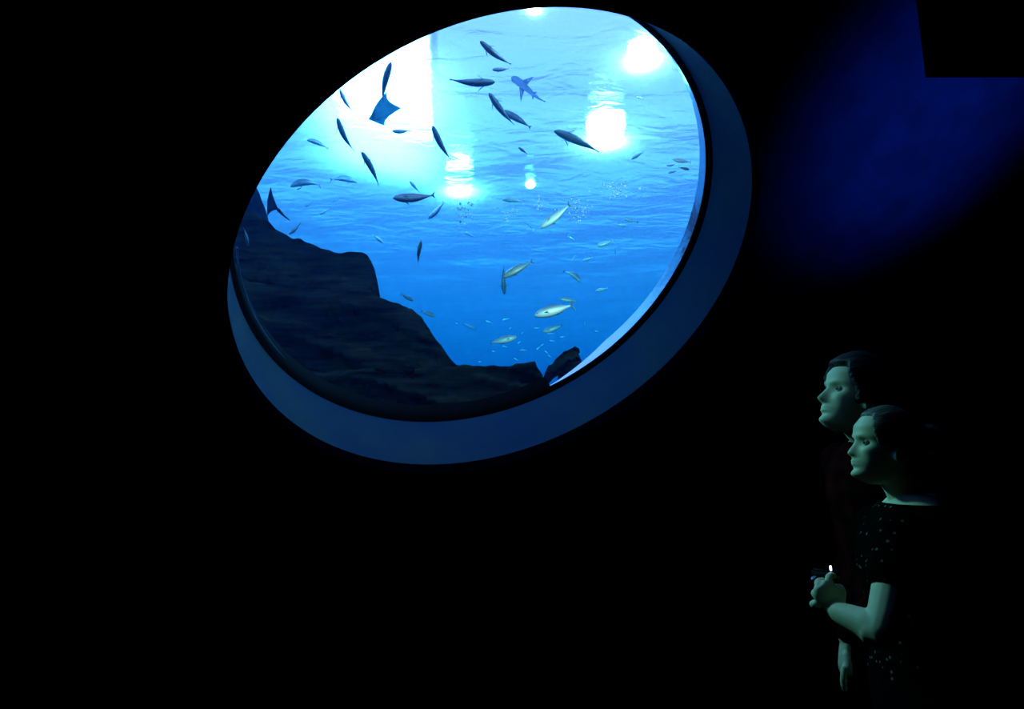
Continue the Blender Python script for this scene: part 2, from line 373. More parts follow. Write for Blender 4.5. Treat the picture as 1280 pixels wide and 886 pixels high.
# ------------------------------------------------------------------ rocks
def fbm(x, y, z, seed=0):
    r = np.random.default_rng(seed); out = 0
    for k in range(5):
        f = 1.6 * 1.9 ** k
        for q in range(3):
            d = r.normal(size=3); d /= np.linalg.norm(d); out = out + (.5 ** k) * np.sin(f * (d[0] * x + d[1] * y + 1.6 * d[2] * z) * 2 + r.uniform(0, 6)) / 3
    return out
def rock(name, sil, Yr, zb, run, back, seed, label, material, step=.16, amp=.12, cols=190, rows=70, low=0):
    top = [PY(px, py, Yr[0] + (Yr[1] - Yr[0]) * (px - sil[0][0]) / (sil[-1][0] - sil[0][0])) for px, py in sil]
    A = np.array([tuple(p) for p in top]); seg = np.r_[0, np.cumsum(np.linalg.norm(np.diff(A, axis=0), axis=1))]
    t = np.linspace(0, seg[-1], cols); T = np.c_[[np.interp(t, seg, A[:, k]) for k in range(3)]].T
    T[:, 2] += .02 * fbm(T[:, 0] * 4, 0, T[:, 2] * 4, seed) + .012 * fbm(T[:, 0] * 14, 0, T[:, 2] * 9, seed + 9)
    if low: zb = T[:, 2] - low * (T[:, 1] / FPX)
    strata_edges = np.cumsum(np.random.default_rng(seed).uniform(.5, 1.6, 60)) * step
    off = np.random.default_rng(seed + 1).uniform(-1, 1, 61)
    P = []
    nb = 14
    for i in range(-nb, rows):
        if i < 0:
            s = -i / nb; y = T[:, 1] + back * s; z = T[:, 2] - (T[:, 2] - zb) * s ** 2
            x = T[:, 0] + 0 * z
            z = z + .05 * fbm(x, y, z, seed + 5) * min(1, s * 4)
        else:
            s = i / (rows - 1); z = T[:, 2] + (zb - T[:, 2]) * s; x = T[:, 0].copy()
            zz = z + .18 * x + .10 * np.sin(x * 1.7 + seed) + .03 * fbm(x, 0, z, seed + 2)
            idx = np.clip(np.searchsorted(strata_edges, zz + 1), 0, 60)
            y = T[:, 1] - run * (1 - (1 - s) ** 1.7) - amp * off[idx] * min(1, s * 12) - .06 * fbm(x * 1.3, 1, z * 1.3, seed + 3) * min(1, s * 10)
            x = x + .03 * fbm(x, 2, z, seed + 4) * min(1, s * 10)
        P.append(np.c_[x, y, z])
    P = np.concatenate(P)
    n = np.array(WN); dist = (P - np.array(WC)) @ n; lim = DEP3 + .12
    P += np.maximum(0, lim - dist)[:, None] * n
    o = link(name, P, grid_faces(rows + nb, cols), material)
    c = P.mean(0); base = Vector((c[0], c[1], float(np.min(P[:, 2]))))
    o.data.transform(Matrix.Translation(-base)); o.location = base
    return tag(o, label, 'rock')
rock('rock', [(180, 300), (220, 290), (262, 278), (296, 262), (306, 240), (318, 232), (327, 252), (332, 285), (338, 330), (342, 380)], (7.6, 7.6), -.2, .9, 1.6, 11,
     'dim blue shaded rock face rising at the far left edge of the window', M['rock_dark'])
rock('rock', [(60, 300), (140, 276), (200, 268), (250, 264), (300, 263), (328, 271), (336, 277), (344, 286), (366, 297), (396, 308), (408, 313.5), (426, 317), (438, 315), (451, 316.5), (459, 319), (465, 326), (467, 337), (464, 349), (465.5, 369), (470, 420)], (5.7, 5.5), -.2, .7, 1.5, 21,
     'tall black layered rock block with a steep right end, topmost of the pile', M['rock'])
rock('rock', [(60, 352), (150, 338), (230, 344), (290, 345), (340, 358), (400, 364), (440, 366), (465, 368), (490, 376), (511, 386), (529, 401), (540, 415), (547, 427), (557, 440), (563, 447), (570, 453), (577, 457), (584, 500)], (5.2, 5.0), -.2, .9, 1.2, 33,
     'broad rounded brown rock sloping down to the right in front of the tall block', M['rock'])
rock('rock', [(200, 476), (330, 470), (450, 462), (540, 456), (576, 457.5), (600, 458), (620, 456.5), (645, 453), (669, 452.5), (671, 458), (678, 468), (690, 520)], (4.6, 4.6), -.2, .5, 1.2, 45,
     'low flat rock ledge along the bottom edge of the window', M['rock'], step=.1)
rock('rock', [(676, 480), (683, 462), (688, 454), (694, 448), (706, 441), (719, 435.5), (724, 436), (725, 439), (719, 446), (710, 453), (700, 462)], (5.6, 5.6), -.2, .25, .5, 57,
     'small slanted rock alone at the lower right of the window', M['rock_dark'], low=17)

# ------------------------------------------------------------------ fish
FX = np.array([.50, .485, .46, .42, .36, .28, .18, .08, -.02, -.12, -.21, -.29, -.35, -.40, -.43])
FH = 1.12 * np.array([.006, .026, .046, .070, .094, .115, .126, .128, .120, .102, .076, .050, .032, .022, .020])
FW = 1.22 * np.array([.005, .018, .032, .045, .056, .064, .068, .067, .060, .050, .037, .024, .015, .010, .008])
FZ = np.array([-.01, -.01, -.008, -.004, .0, .0, .0, 0, 0, 0, 0, 0, 0, 0, 0])
class FishKit: pass
KIT = {}
def bendf(v, b):
    if isinstance(b, tuple): return Vector((v[0], v[1], v[2] - b[1] * ((v[0] - .05) ** 2 - .06)))
    x = v[0] - .15
    return Vector((v[0], v[1] + b * (x * x if x < 0 else .35 * x * x), v[2]))
def slab(outline, th, b, axis=1):       # a fin: outline in x,z given a thin lens thickness
    n = len(outline); c = Vector((sum(p[0] for p in outline) / n, 0, sum(p[1] for p in outline) / n))
    V = [Vector((p[0], 0, p[1])) for p in outline] + [Vector((c.x, th, c.z)), Vector((c.x, -th, c.z))]
    F = [(i, (i + 1) % n, n) for i in range(n)] + [((i + 1) % n, i, n + 1) for i in range(n)]
    return [bendf(v, b) for v in V], F
def mk(name, V, F, material):
    me = bpy.data.meshes.new(name); me.from_pydata([tuple(v) for v in V], [], F); me.update(); me.materials.append(material)
    me.polygons.foreach_set('use_smooth', [True] * len(me.polygons)); return me
def kit(b, pale=False, yellow=False, dark=False):
    key = (b, pale, yellow, dark)
    if key in KIT: return KIT[key]
    sk = M['fish_pale'] if pale else (M['fish_dark'] if dark else M['fish']); fm = M['yellow_fin'] if yellow else (M['fish_pale'] if pale else M['fin'])
    V, F = [], []; ns = 16; rings = []
    for x, h, wd, z in zip(FX, FH, FW, FZ):
        rings.append([bendf(Vector((x, wd * math.copysign(abs(math.cos(a)) ** .9, math.cos(a)), z + h * math.sin(a))), b) for a in (2 * PI * j / ns for j in range(ns))])
    loft(V, F, rings)
    K = FishKit(); K.parts = []
    K.body = mk('body', V, F, sk)
    tail = [(-.41, .012), (-.45, .06), (-.50, .13), (-.515, .135), (-.485, .06), (-.465, 0), (-.485, -.06), (-.515, -.135), (-.50, -.13), (-.45, -.06), (-.41, -.012)]
    # fan from the peduncle keeps the fork open
    tv = [Vector((-.40, 0, 0))] + [Vector((p[0], 0, p[1])) for p in tail]; n = len(tv)
    TV = [bendf(v + Vector((0, .004 * (1 - abs(v.z) / .14), 0)), b) for v in tv] + [bendf(v - Vector((0, .004 * (1 - abs(v.z) / .14), 0)), b) for v in tv]
    TF = [(0, i, i + 1) for i in range(1, n - 1)] + [(n, n + i + 1, n + i) for i in range(1, n - 1)]
    TF += [(i, n + i, n + i + 1, i + 1) for i in range(0, n - 1)]
    K.parts.append(('tail_fin', mk('tail_fin', TV, TF, fm)))
    K.parts.append(('dorsal_fin', mk('dorsal_fin', *slab([(.20, .118), (.10, .165), (.06, .155), (-.02, .145), (-.14, .118), (-.30, .055), (-.31, .04), (-.10, .10), (.10, .12)], .006, b), fm)))
    K.parts.append(('anal_fin', mk('anal_fin', *slab([(.0, -.112), (-.06, -.158), (-.10, -.135), (-.2, -.095), (-.30, -.055), (-.31, -.038), (-.15, -.085)], .006, b), fm)))
    for s in (1, -1):
        V, F = slab([(0, .012), (-.08, .016), (-.17, -.025), (-.15, -.03), (-.05, -.014), (0, -.012)], .004, 0)
        R = Matrix.Translation(bendf(Vector((.25, s * .072, -.03)), b)) @ Matrix.Rotation(-s * .55, 4, 'Z') @ Matrix.Rotation(.5 * s, 4, 'X')
        K.parts.append(('pectoral_fin', mk('pectoral_fin', [R @ v for v in V], F, fm)))
        V, F = [], []
        c = bendf(Vector((.425, s * .049, .018)), b)
        rr = [[c + Vector((.016 * math.cos(t) * q, s * .008 * u, .016 * math.sin(t) * q)) for t in (2 * PI * j / 10 for j in range(10))] for q, u in ((1, -.2), (.9, .6), (.5, .95), (.1, 1))]
        loft(V, F, rr); K.parts.append(('eye', mk('eye', V, F, M['iris'])))
    KIT[key] = K
    # one joined mesh for those too small to show their parts
    bm = bmesh.new(); bm.from_mesh(K.body)
    for nm, me in K.parts:
        if nm != 'eye': bm.from_mesh(me)
    sm = bpy.data.meshes.new('small_fish'); bm.to_mesh(sm); bm.free(); sm.materials.append(sk); sm.polygons.foreach_set('use_smooth', [True] * len(sm.polygons)); K.small = sm
    return K
def fish(head, tail, label, b=0.0, belly=0.3, L=.5, rng_=None, dh=0.0, pale=False, yellow=False, small=False, group=None, cap=6.25):
    px = math.hypot(head[0] - tail[0], head[1] - tail[1])
    if group in (G2, G3): L *= .62; rng_ = rng_ and (rng_ * .72)
    cx, cyy = (head[0] + tail[0]) / 2, (head[1] + tail[1]) / 2
    r = rng_ or FPX * L / px
    d = cdir(cx, cyy).normalized()
    lo = ((WN.dot(WC - CAM) + DEP3 + .35) / WN.dot(d)); hi = (cap - CAM.z) / d.z
    r = max(lo, min(r, hi, 17.0))
    H = PR(*head, r - dh); T = PR(*tail, r + dh)
    f = H - T; Ln = f.length; f.normalize()
    up = Vector((0, 0, 1)) * (1 - belly) + d * belly
    up = up - f * up.dot(f)
    if up.length < .05: up = d - f * d.dot(f)
    up.normalize(); lf = up.cross(f)
    mat4 = Matrix((( f.x, lf.x, up.x, 0), (f.y, lf.y, up.y, 0), (f.z, lf.z, up.z, 0), (0, 0, 0, 1)))
    rt = Matrix.Translation((H + T) / 2) @ mat4 @ Matrix.Scale(Ln / 1.01, 4)
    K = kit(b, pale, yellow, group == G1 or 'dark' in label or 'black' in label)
    if small:
        o = bpy.data.objects.new('small_fish', K.small); COL.objects.link(o); o.matrix_world = rt
        return tag(o, label, 'fish', group)
    e = empty('fish'); e.matrix_world = rt
    o = bpy.data.objects.new('body', K.body); COL.objects.link(o); o.parent = e
    for nm, me in K.parts:
        q = bpy.data.objects.new(nm, me); COL.objects.link(q); q.parent = e
    return tag(e, label, 'fish', group)
G1 = 'dark fish under the water surface'; G2 = 'silvery fish in the blue water'; G3 = 'pale small fish'
# (head, tail, label, options)
BIG = [
 ((488.5, 77), (473.5, 127), 'slim blue grey fish swimming up just above the larger ray in the white glare', dict(b=.25, belly=.7, L=.55, group=G1)),
 ((424, 111), (438.5, 142), 'short blue grey fish at the left edge of the white glare beside the window rim', dict(b=.3, belly=.7, group=G1)),
 ((421, 147), (437.5, 191), 'curved dark fish heading up on the left border of the white glare', dict(b=.35, belly=.7, group=G1)),
 ((540, 157), (560.5, 202), 'dark fish heading up on the right border of the white glare', dict(b=.2, belly=.7, group=G1)),
 ((452, 189), (476.5, 230), 'dark fish heading up just under the white glare, right of the two arched fish', dict(b=-.2, belly=.7, group=G1)),
 ((384, 173.5), (411.5, 184.5), 'arched grey fish facing left, highest of those by the left rim', dict(b=(0, .5), belly=.35, group=G1)),
 ((362.5, 230), (400.5, 227.5), 'arched fish facing left with a bright back, left of its mirrored neighbour', dict(b=(0, .75), belly=.3, group=G1)),
 ((446.5, 225.5), (412.5, 222), 'arched fish facing right, mirrored beside the left facing arched one', dict(b=(0, .6), belly=.35, group=G1)),
 ((599.5, 51.5), (637, 84), 'dark fish heading up left nearest the top rim of the window', dict(b=.2, belly=.75, group=G1)),
 ((619, 103), (561.5, 104), 'slim dark fish lying level and facing right near the top', dict(b=-.2, belly=.8, L=.6, group=G1)),
 ((610.5, 116), (640.5, 158), 'darkest fish with spread fins heading up left, next to a smaller one', dict(b=.15, belly=.85, L=.55, group=G1)),
 ((628, 138), (665, 158), 'smaller dark fish with pale belly tucked behind the darkest fish', dict(b=-.15, belly=.45, L=.45, rng_=9.6, group=G1)),
 ((692.5, 163), (751, 188), 'dark fish with its tail in the largest lamp glare', dict(b=-.1, belly=.8, L=.6, group=G1)),
 ((491, 247.5), (544, 247), 'silvery fish facing left below the white glare, left of the middle lamp', dict(b=.2, belly=.45, L=.55, group=G2)),
 ((535.5, 273.5), (556.5, 253.5), 'pale hazy fish diving down left just below the middle lamp', dict(b=.2, belly=.3, L=.45, rng_=12.5, pale=True, group=G2)),
 ((526.5, 300.5), (520, 330), 'small black fish standing upright in open water right of the rock block', dict(b=.25, belly=.9, L=.35, group=G2)),
 ((361.5, 293), (377, 279.5), 'small pale fish diving to the rock top beside the long tailed ray', dict(b=.2, belly=.5, L=.3, group=G2)),
 ((675.5, 284.5), (714, 256), 'plump silvery fish diving down left beside the bubbles', dict(b=.12, belly=.25, L=.55, group=G2)),
 ((628.5, 346.5), (666, 325), 'cream coloured fish diving down left, touching a dark upright one', dict(b=-.12, belly=.35, L=.5, group=G2)),
 ((630.5, 368.5), (627.5, 331), 'dark thin fish hanging head down behind the cream coloured fish', dict(b=-.15, belly=.9, L=.5, rng_=11.5, group=G2)),
 ((727.3, 351.5), (706, 336.5), 'arched fish turning down right in open water at right', dict(b=(0, .7), belly=.25, L=.42, group=G2)),
 ((668, 394), (717, 381), 'largest silvery fish facing left low in the water, under the yellow tailed one', dict(b=0., belly=.1, L=.55, group=G2)),
 ((700, 373.5), (720.5, 376), 'small fish with a yellow tail just above the largest silvery fish', dict(b=0., belly=.1, L=.3, yellow=True, group=G2)),
 ((678, 415), (703.5, 406.5), 'silvery fish facing left, next below the largest silvery one', dict(b=0., belly=.1, L=.4, group=G2)),
 ((646, 421), (612, 428.5), 'pale silvery fish facing right above the low rock ledge', dict(b=0., belly=.1, L=.45, group=G2)),
 ((780.5, 273.5), (797.5, 278.5), 'small grey fish facing left above a pale one near the right rim', dict(b=0.15, belly=.4, L=.3, group=G2)),
 ((745.5, 307.5), (767, 300.5), 'bright white small fish facing left below the pair near the right rim', dict(b=0., belly=.1, L=.33, pale=True, group=G2)),
 ((744, 364), (760, 360), 'bright white small fish low near the right rim, alone', dict(b=0., belly=.1, L=.28, pale=True, group=G2)),
 ((517, 376), (500.5, 367), 'small silvery fish facing right above the broad brown rock', dict(b=0., belly=.1, L=.3, group=G2)),
 ((544.5, 395.5), (526, 388), 'small silvery fish facing right, lower of the two by the brown rock', dict(b=.15, belly=.1, L=.3, group=G2)),
 ((479.5, 304), (466, 293), 'hazy pale fish heading down right above the end of the tall rock block', dict(b=0., belly=.2, L=.35, rng_=14, pale=True, group=G2)),
 ((594.5, 411.5), (578.5, 403.5), 'dim blue grey fish fading into the deep water above the low ledge', dict(b=0., belly=.1, L=.36, rng_=16.5, group=G2)),
 ((310, 309), (306.5, 284), 'dark fish hanging head down before the shaded rock at the left edge', dict(b=.2, belly=.6, L=.3, group=G2)),
]
for h, t, lb, kw in BIG: fish(h, t, lb, **kw)
SMALL = [
 ((628, 249), (655, 250), 'white small fish gliding level just under the small lamp glint', .45, -.5),
 ((490, 164), (513, 165), 'pale thin fish under the larger ray inside the white glare', .4, .3),
 ((615, 87), (637, 87), 'pale thin fish lying level under the fish nearest the top rim', .35, .2),
 ((648, 184), (660, 193), 'tiny pale fish between the small lamp glint and the dark pair', .25, 0),
 ((789, 199), (805, 189.5), 'tiny pale fish right of the largest lamp, pointing down left', .3, 0),
 ((795, 121), (805, 123), 'tiny pale fish below the lamp at the upper right rim', .2, 0),
 ((841, 199), (864, 203), 'long white fish added for a glint, topmost of the cluster by the right rim', .3, 0),  # this and the next two are fish put in for broken glints
 ((833, 207), (845, 206), 'short white fish added for a glint, middle of the cluster by the right rim', .2, .2),
 ((835, 216), (847, 213), 'short white fish added for a glint, lowest of the cluster by the right rim', .2, -.2),
 ((862, 212), (848, 209), 'dark blue small fish inside the white cluster by the right rim', .2, 0),
 ((772, 281.5), (786, 282), 'pale small fish under the grey one near the right rim', .25, 0),
 ((659, 278), (667, 287), 'tiny pale fish left of the plump diving fish', .25, 0),
 ((718.5, 301), (710, 294), 'tiny pale fish below the tail of the plump diving fish', .25, .2),
 ((768, 309), (770, 320), 'tiny upright pale fish under the bright white one', .25, 0),
 ((512, 226), (524, 240), 'faint blue fish above the silvery fish left of the middle lamp', .35, 0),
 ((581, 290), (595, 297), 'faint pale fish in open water below the middle lamp', .35, 0),
 ((371, 237), (379, 232.5), 'tiny pale fish directly under the left arched fish', .2, 0),
 ((381, 259), (390, 253), 'tiny pale fish right of the long tailed ray', .3, 0),
 ((399, 268), (411, 261), 'pale thin fish left of centre above the tall rock block, lower of two', .3, 0),
 ((415, 253), (424, 246), 'pale thin fish left of centre above the tall rock block, upper of two', .3, 0),
 ((720, 390), (714, 380), 'tiny white fish crossing the tail of the largest silvery fish', .25, 0),
 ((728, 326), (741, 322), 'thin faint fish left of the bright white fish at right', .25, 0),
 ((715, 326), (719, 319), 'tiny faint fish left of the thin one at right', .2, 0),
 ((607, 401), (616, 404), 'tiny pale fish in deep water left of the largest silvery fish', .22, 0),
 ((628, 400), (637, 398), 'tiny faint fish in deep water nearest left of the largest silvery fish', .22, 0),
]
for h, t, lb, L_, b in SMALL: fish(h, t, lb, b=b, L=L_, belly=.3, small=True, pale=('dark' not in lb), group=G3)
FAR = [(688, 417, 9, 0, 'tiny pale fish touching the belly of the second silvery fish above the small rock'),
 (690, 426, 7, 10, 'tiny pale fish one body below the second silvery fish'),
 (703, 421, 6, -10, 'tiny pale fish right under the tail of the second silvery fish'),
 (631, 433, 7, 15, 'tiny pale fish just below the pale fish that faces right'),
 (654, 438, 10, 0, 'longest tiny fish in the bottom water, level between the pale fish and the small rock'),
 (673, 435, 7, -40, 'tiny tilted fish, left one of a close pair above the small rock'),
 (678, 431, 5, -30, 'tiny tilted fish, right one of a close pair above the small rock'),
 (683, 440, 6, 40, 'tiny fish pointing down, upper of two nearest the small slanted rock'),
 (687, 445, 5, 40, 'tiny fish pointing down, lower of two nearest the small slanted rock'),
 (645, 449, 6, 30, 'tiny fish nearly touching the low rock ledge near its right end'),
 (653, 416, 4, -40, 'tiny speck of a fish at the snout of the pale fish facing right'),
 (649, 428, 5, -30, 'tiny speck of a fish below the snout of the pale fish facing right'),
 (671, 410, 7, 0, 'tiny faint fish at the snout of the second silvery fish'),
 (617, 439, 5, 10, 'tiny faint fish below the tail of the pale fish facing right'),
 (600, 452, 5, 0, 'tiny faint fish just above the left half of the low rock ledge'),
 (731, 404, 4, 80, 'tiny upright fish in empty water right of the second silvery fish'),
 (746, 414, 6, 10, 'tiny faint fish nearest the lower right rim of the window'),
 (571, 404, 4, 30, 'tiny speck of a fish left of the dim deep water fish'),
 (638, 410, 4, -40, 'tiny speck of a fish just above the pale fish facing right')]
for x, y, l, a, FL in FAR:
    dx, dy = math.cos(math.radians(a)) * l / 2, math.sin(math.radians(a)) * l / 2
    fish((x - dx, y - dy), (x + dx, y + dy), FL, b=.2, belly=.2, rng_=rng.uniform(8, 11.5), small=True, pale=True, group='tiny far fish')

# ------------------------------------------------------------------ rays and shark
def ray(head, tailb, w1, w2, r, label, tip=None, dz=0.0, mt='ray'):
    d = cdir((head[0] + tailb[0]) / 2, (head[1] + tailb[1]) / 2).normalized()
    r = min(r, (6.1 - CAM.z) / d.z)
    H, T, A, B = PR(*head, r - dz), PR(*tailb, r + dz), PR(*w1, r - .15), PR(*w2, r + .15)
    C0 = (H + T + A + B) / 4; e = empty('ray', C0)
    nrm = (H - T).cross(A - B).normalized()
    if nrm.z < 0: nrm = -nrm
    def side(tipP, n=14):
        out = []
        for i in range(n + 1):            # span stations: leading and trailing edge
            s = i / n
            mid = (H * .55 + T * .45)
            lead = H.lerp(tipP, s) + (H - T) * .06 * math.sin(PI * s)
            trail = T.lerp(tipP, s) + (H - T) * .16 * math.sin(PI * s)
            if s < .12: lead = lead + (H - T) * (.05 - .4 * abs(s - .06))
            out.append((lead, trail, s))
        return out
    V, F = [], []; m = 12; st = [(l, t, -s) for l, t, s in reversed(side(B))] + side(A)[1:]
    for sgn in (1, -1):
        for l, t, s in st:
            for k in range(m + 1):
                u = k / m; p = l.lerp(t, u)
                th = (H - T).length * .11 * math.sin(PI * min(u * 1.15, 1)) ** .7 * math.exp(-(s / .33) ** 2) + (H - T).length * .02 * math.sin(PI * u) * (1 - abs(s))
                drop = nrm * ((H - T).length * .10 * math.sin(abs(s) * 2.2))
                V.append(p + nrm * th * (1.0 if sgn > 0 else -.6) + drop - C0)
    ns = len(st); off = ns * (m + 1)
    F = grid_faces(ns, m + 1) + [tuple(off + i for i in reversed(f)) for f in grid_faces(ns, m + 1)]
    o = link('body', V, F, M[mt], e)
    if tip:
        E_ = PR(*tip, r + dz * 2 + .1); V, F = [], []
        tube(V, F, [T - C0, (T + E_) / 2 - C0 + Vector((0, 0, -.01)), E_ - C0], [.022, .012, .005], 6); link('tail', V, F, M[mt], e)
    for s in (1, -1):
        p = H.lerp(T, .13) + (A - B) * .06 * s + nrm * .03 - C0; V, F = [], []
        tube(V, F, [p - nrm * .01, p, p + nrm * .01], [.018, .02, .016], 8); link('eye', V, F, M['iris'], e)
    return tag(e, label, 'ray', 'rays')
ray((462, 149), (502, 135), (484.5, 116.5), (481.5, 159.5), 8.6, 'broad diamond shaped ray seen from below against the white glare')
ray((334.5, 251), (348, 262), (338, 234), (333.5, 271.5), 7.6, 'dark ray with a long thin tail gliding by the left rim above the rocks', (362, 275), mt='ray_dark')
def shark(head, tail, finl, finr, r, label):
    d = cdir(*head).normalized(); r = min(r, (6.2 - CAM.z) / d.z)
    H, T = PR(*head, r), PR(*tail, r); C0 = (H + T) / 2; e = empty('shark', C0)
    f = (H - T); Ln = f.length; f.normalize(); up = Vector((0, 0, 1)) * .2 + d * .8; up = (up - f * up.dot(f)).normalized(); lf = up.cross(f)
    def W(x, y, z): return (f * x + lf * (y + .05 * math.sin(x * 4)) + up * z) * Ln
    xs = [.5, .48, .44, .38, .30, .2, .1, 0, -.1, -.2, -.3, -.38, -.44]; wd = [.015, .05, .075, .09, .095, .09, .08, .068, .055, .042, .03, .02, .012]
    V, F = [], []; loft(V, F, [[W(x, q * math.cos(t), q * .8 * math.sin(t)) for t in (2 * PI * j / 14 for j in range(14))] for x, q in zip(xs, wd)])
    link('body', V, F, M['shark'], e)
    def fin(name, pts, th):
        n = len(pts); c = sum((Vector(p) for p in pts), Vector()) / n; q = (Vector(pts[1]) - Vector(pts[0])).cross(Vector(pts[2]) - Vector(pts[0])).normalized() * th
        V = [W(*p) for p in pts] + [W(*(c + q)), W(*(c - q))]
        link(name, V, [(i, (i + 1) % n, n) for i in range(n)] + [((i + 1) % n, i, n + 1) for i in range(n)], M['shark'], e)
    for s in (1, -1):
        fin('pectoral_fin', [(.24, s * .07, -.02), (.12, s * .22, -.04), (.02, s * .34, -.06), (.05, s * .2, -.05), (.07, s * .07, -.02)], .012)
        fin('pelvic_fin', [(-.13, s * .04, -.01), (-.22, s * .11, -.03), (-.21, s * .03, -.01)], .006)
    fin('dorsal_fin', [(.1, 0, .06), (-.02, 0, .18), (-.03, 0, .05)], .008)
    fin('tail_fin', [(-.40, 0, .0), (-.55, .0, .15), (-.50, 0, .02), (-.52, 0, -.06)], .006)
    return tag(e, label, 'shark')
shark((638, 99), (682, 125), None, None, 9.2, 'small pale blue shark with spread fins below the top rim of the window')

# ------------------------------------------------------------------ bubbles
ico = bmesh.new(); bmesh.ops.create_icosphere(ico, subdivisions=1, radius=1); IV = [v.co.copy() for v in ico.verts]; IF = [tuple(v.index for v in f.verts) for f in ico.faces]; ico.free()
def bubbles(cx, cyy, sx, sy, n, r, label, z=None):
    V, F = [], []; c = PR(cx, cyy, r)
    for i in range(n):
        p = PR(cx + rng.normal() * sx, cyy + rng.normal() * sy, r + rng.normal() * .25); q = rng.uniform(.004, .013); off = len(V)
        V += [p + v * q - c for v in IV]; F += [tuple(off + k for k in f) for f in IF]
    o = link('bubbles', V, F, M['bubble']); o.location = c; tag(o, label, 'bubbles', kind='stuff')
bubbles(720, 260, 10, 8, 70, 6.2, 'cloud of bright bubbles behind the tail of the plump diving fish')
bubbles(583, 269, 7, 8, 40, 6.2, 'small cloud of bubbles under the middle lamp glare')
bubbles(772, 236, 14, 9, 70, 6, 'cloud of fine bubbles below the largest lamp glare')
bubbles(676, 258, 5, 6, 24, 6.2, 'small cloud of bubbles right of the white gliding fish')
bubbles(634, 266, 6, 7, 24, 6.2, 'loose bubbles under the white gliding fish')

# ------------------------------------------------------------------ people
def G(x, s): return np.exp(-(x / s) ** 2)
ZK = [-.006, .002, .012, .03, .05, .07, .09, .115, .13, .16, .19, .21, .222, .226]
XF = [.030, .062, .076, .080, .081, .080, .079, .078, .086, .088, .070, .045, .018, .002]
XB = [-.03, -.02, -.005, .030, .062, .080, .090, .098, .100, .098, .082, .058, .025, .002]
WH = [.012, .028, .038, .047, .054, .061, .067, .072, .074, .074, .064, .046, .02, .002]
def head_rings(off=None, nz=72, na=88, zs=1.0, nose=1.0):
    zz = np.linspace(-.006, .226, nz); zz = -.006 + .232 * (1 - np.cos(np.linspace(0, PI, nz))) / 2 * .35 + .65 * np.linspace(0, .232, nz)
    k = np.array([1, 2, 3, 2, 1.]) / 9
    def sm(K):
        v = np.interp(zz, ZK, K); return v
    f, b, wv = sm(XF), sm(XB), sm(WH); rings = []
    for z, xf, xb, wd in zip(zz, f, b, wv):
        ring = []
        for j in range(na):
            a = 2 * PI * j / na; ca, sa = math.cos(a), math.sin(a)
            x = (xf if ca > 0 else xb) * math.copysign(abs(ca) ** .92, ca); y = wd * math.copysign(abs(sa) ** .95, sa)
            if ca > 0:
                ns = np.interp(z, [.061, .066, .071, .077, .084, .098, .112, .122, .13], [0, .010, .026, .031, .027, .018, .010, .005, 0])
                sg = np.interp(z, [.065, .08, .11], [.017, .013, .010])
                dx = ns * nose * G(y, sg)
                dx += .011 * G(z - .0555, .005) * G(y, .021) + .011 * G(z - .0455, .005) * G(y, .019) - .003 * G(z - .0505, .0025) * G(y, .024)
                dx += .012 * G(z - .016, .013) * G(y, .024) - .004 * G(z - .034, .006) * G(y, .02)
                dx += .006 * G(z - .128, .007) * G(abs(y) - .026, .02)
                dx -= .013 * G(z - .112, .010) * G(abs(y) - .031, .014)
                dx += .006 * G(z - .088, .014) * G(abs(y) - .044, .016)
                x += dx * min(1, ca * 3)
            if off is not None:
                t = off(a, z, x, y); r = math.hypot(x, y) + 1e-6
                up = max(0, (z - .17) / .056); x += t * x / r * (1 - .4 * up); y += t * y / r * (1 - .4 * up); z2 = z + t * up
                ring.append(Vector((x, y, z2 * zs)))
            else: ring.append(Vector((x, y, z * zs)))
        rings.append(ring)
    return rings
def sstep(a, b, x): t = min(1, max(0, (x - a) / (b - a))); return t * t * (3 - 2 * t)
def ellipse(cx, cy_, z, a, b, n=28, p=.85): return [Vector((cx + a * math.copysign(abs(math.cos(t)) ** p, math.cos(t)), cy_ + b * math.copysign(abs(math.sin(t)) ** p, math.sin(t)), z)) for t in (2 * PI * j / n for j in range(n))]

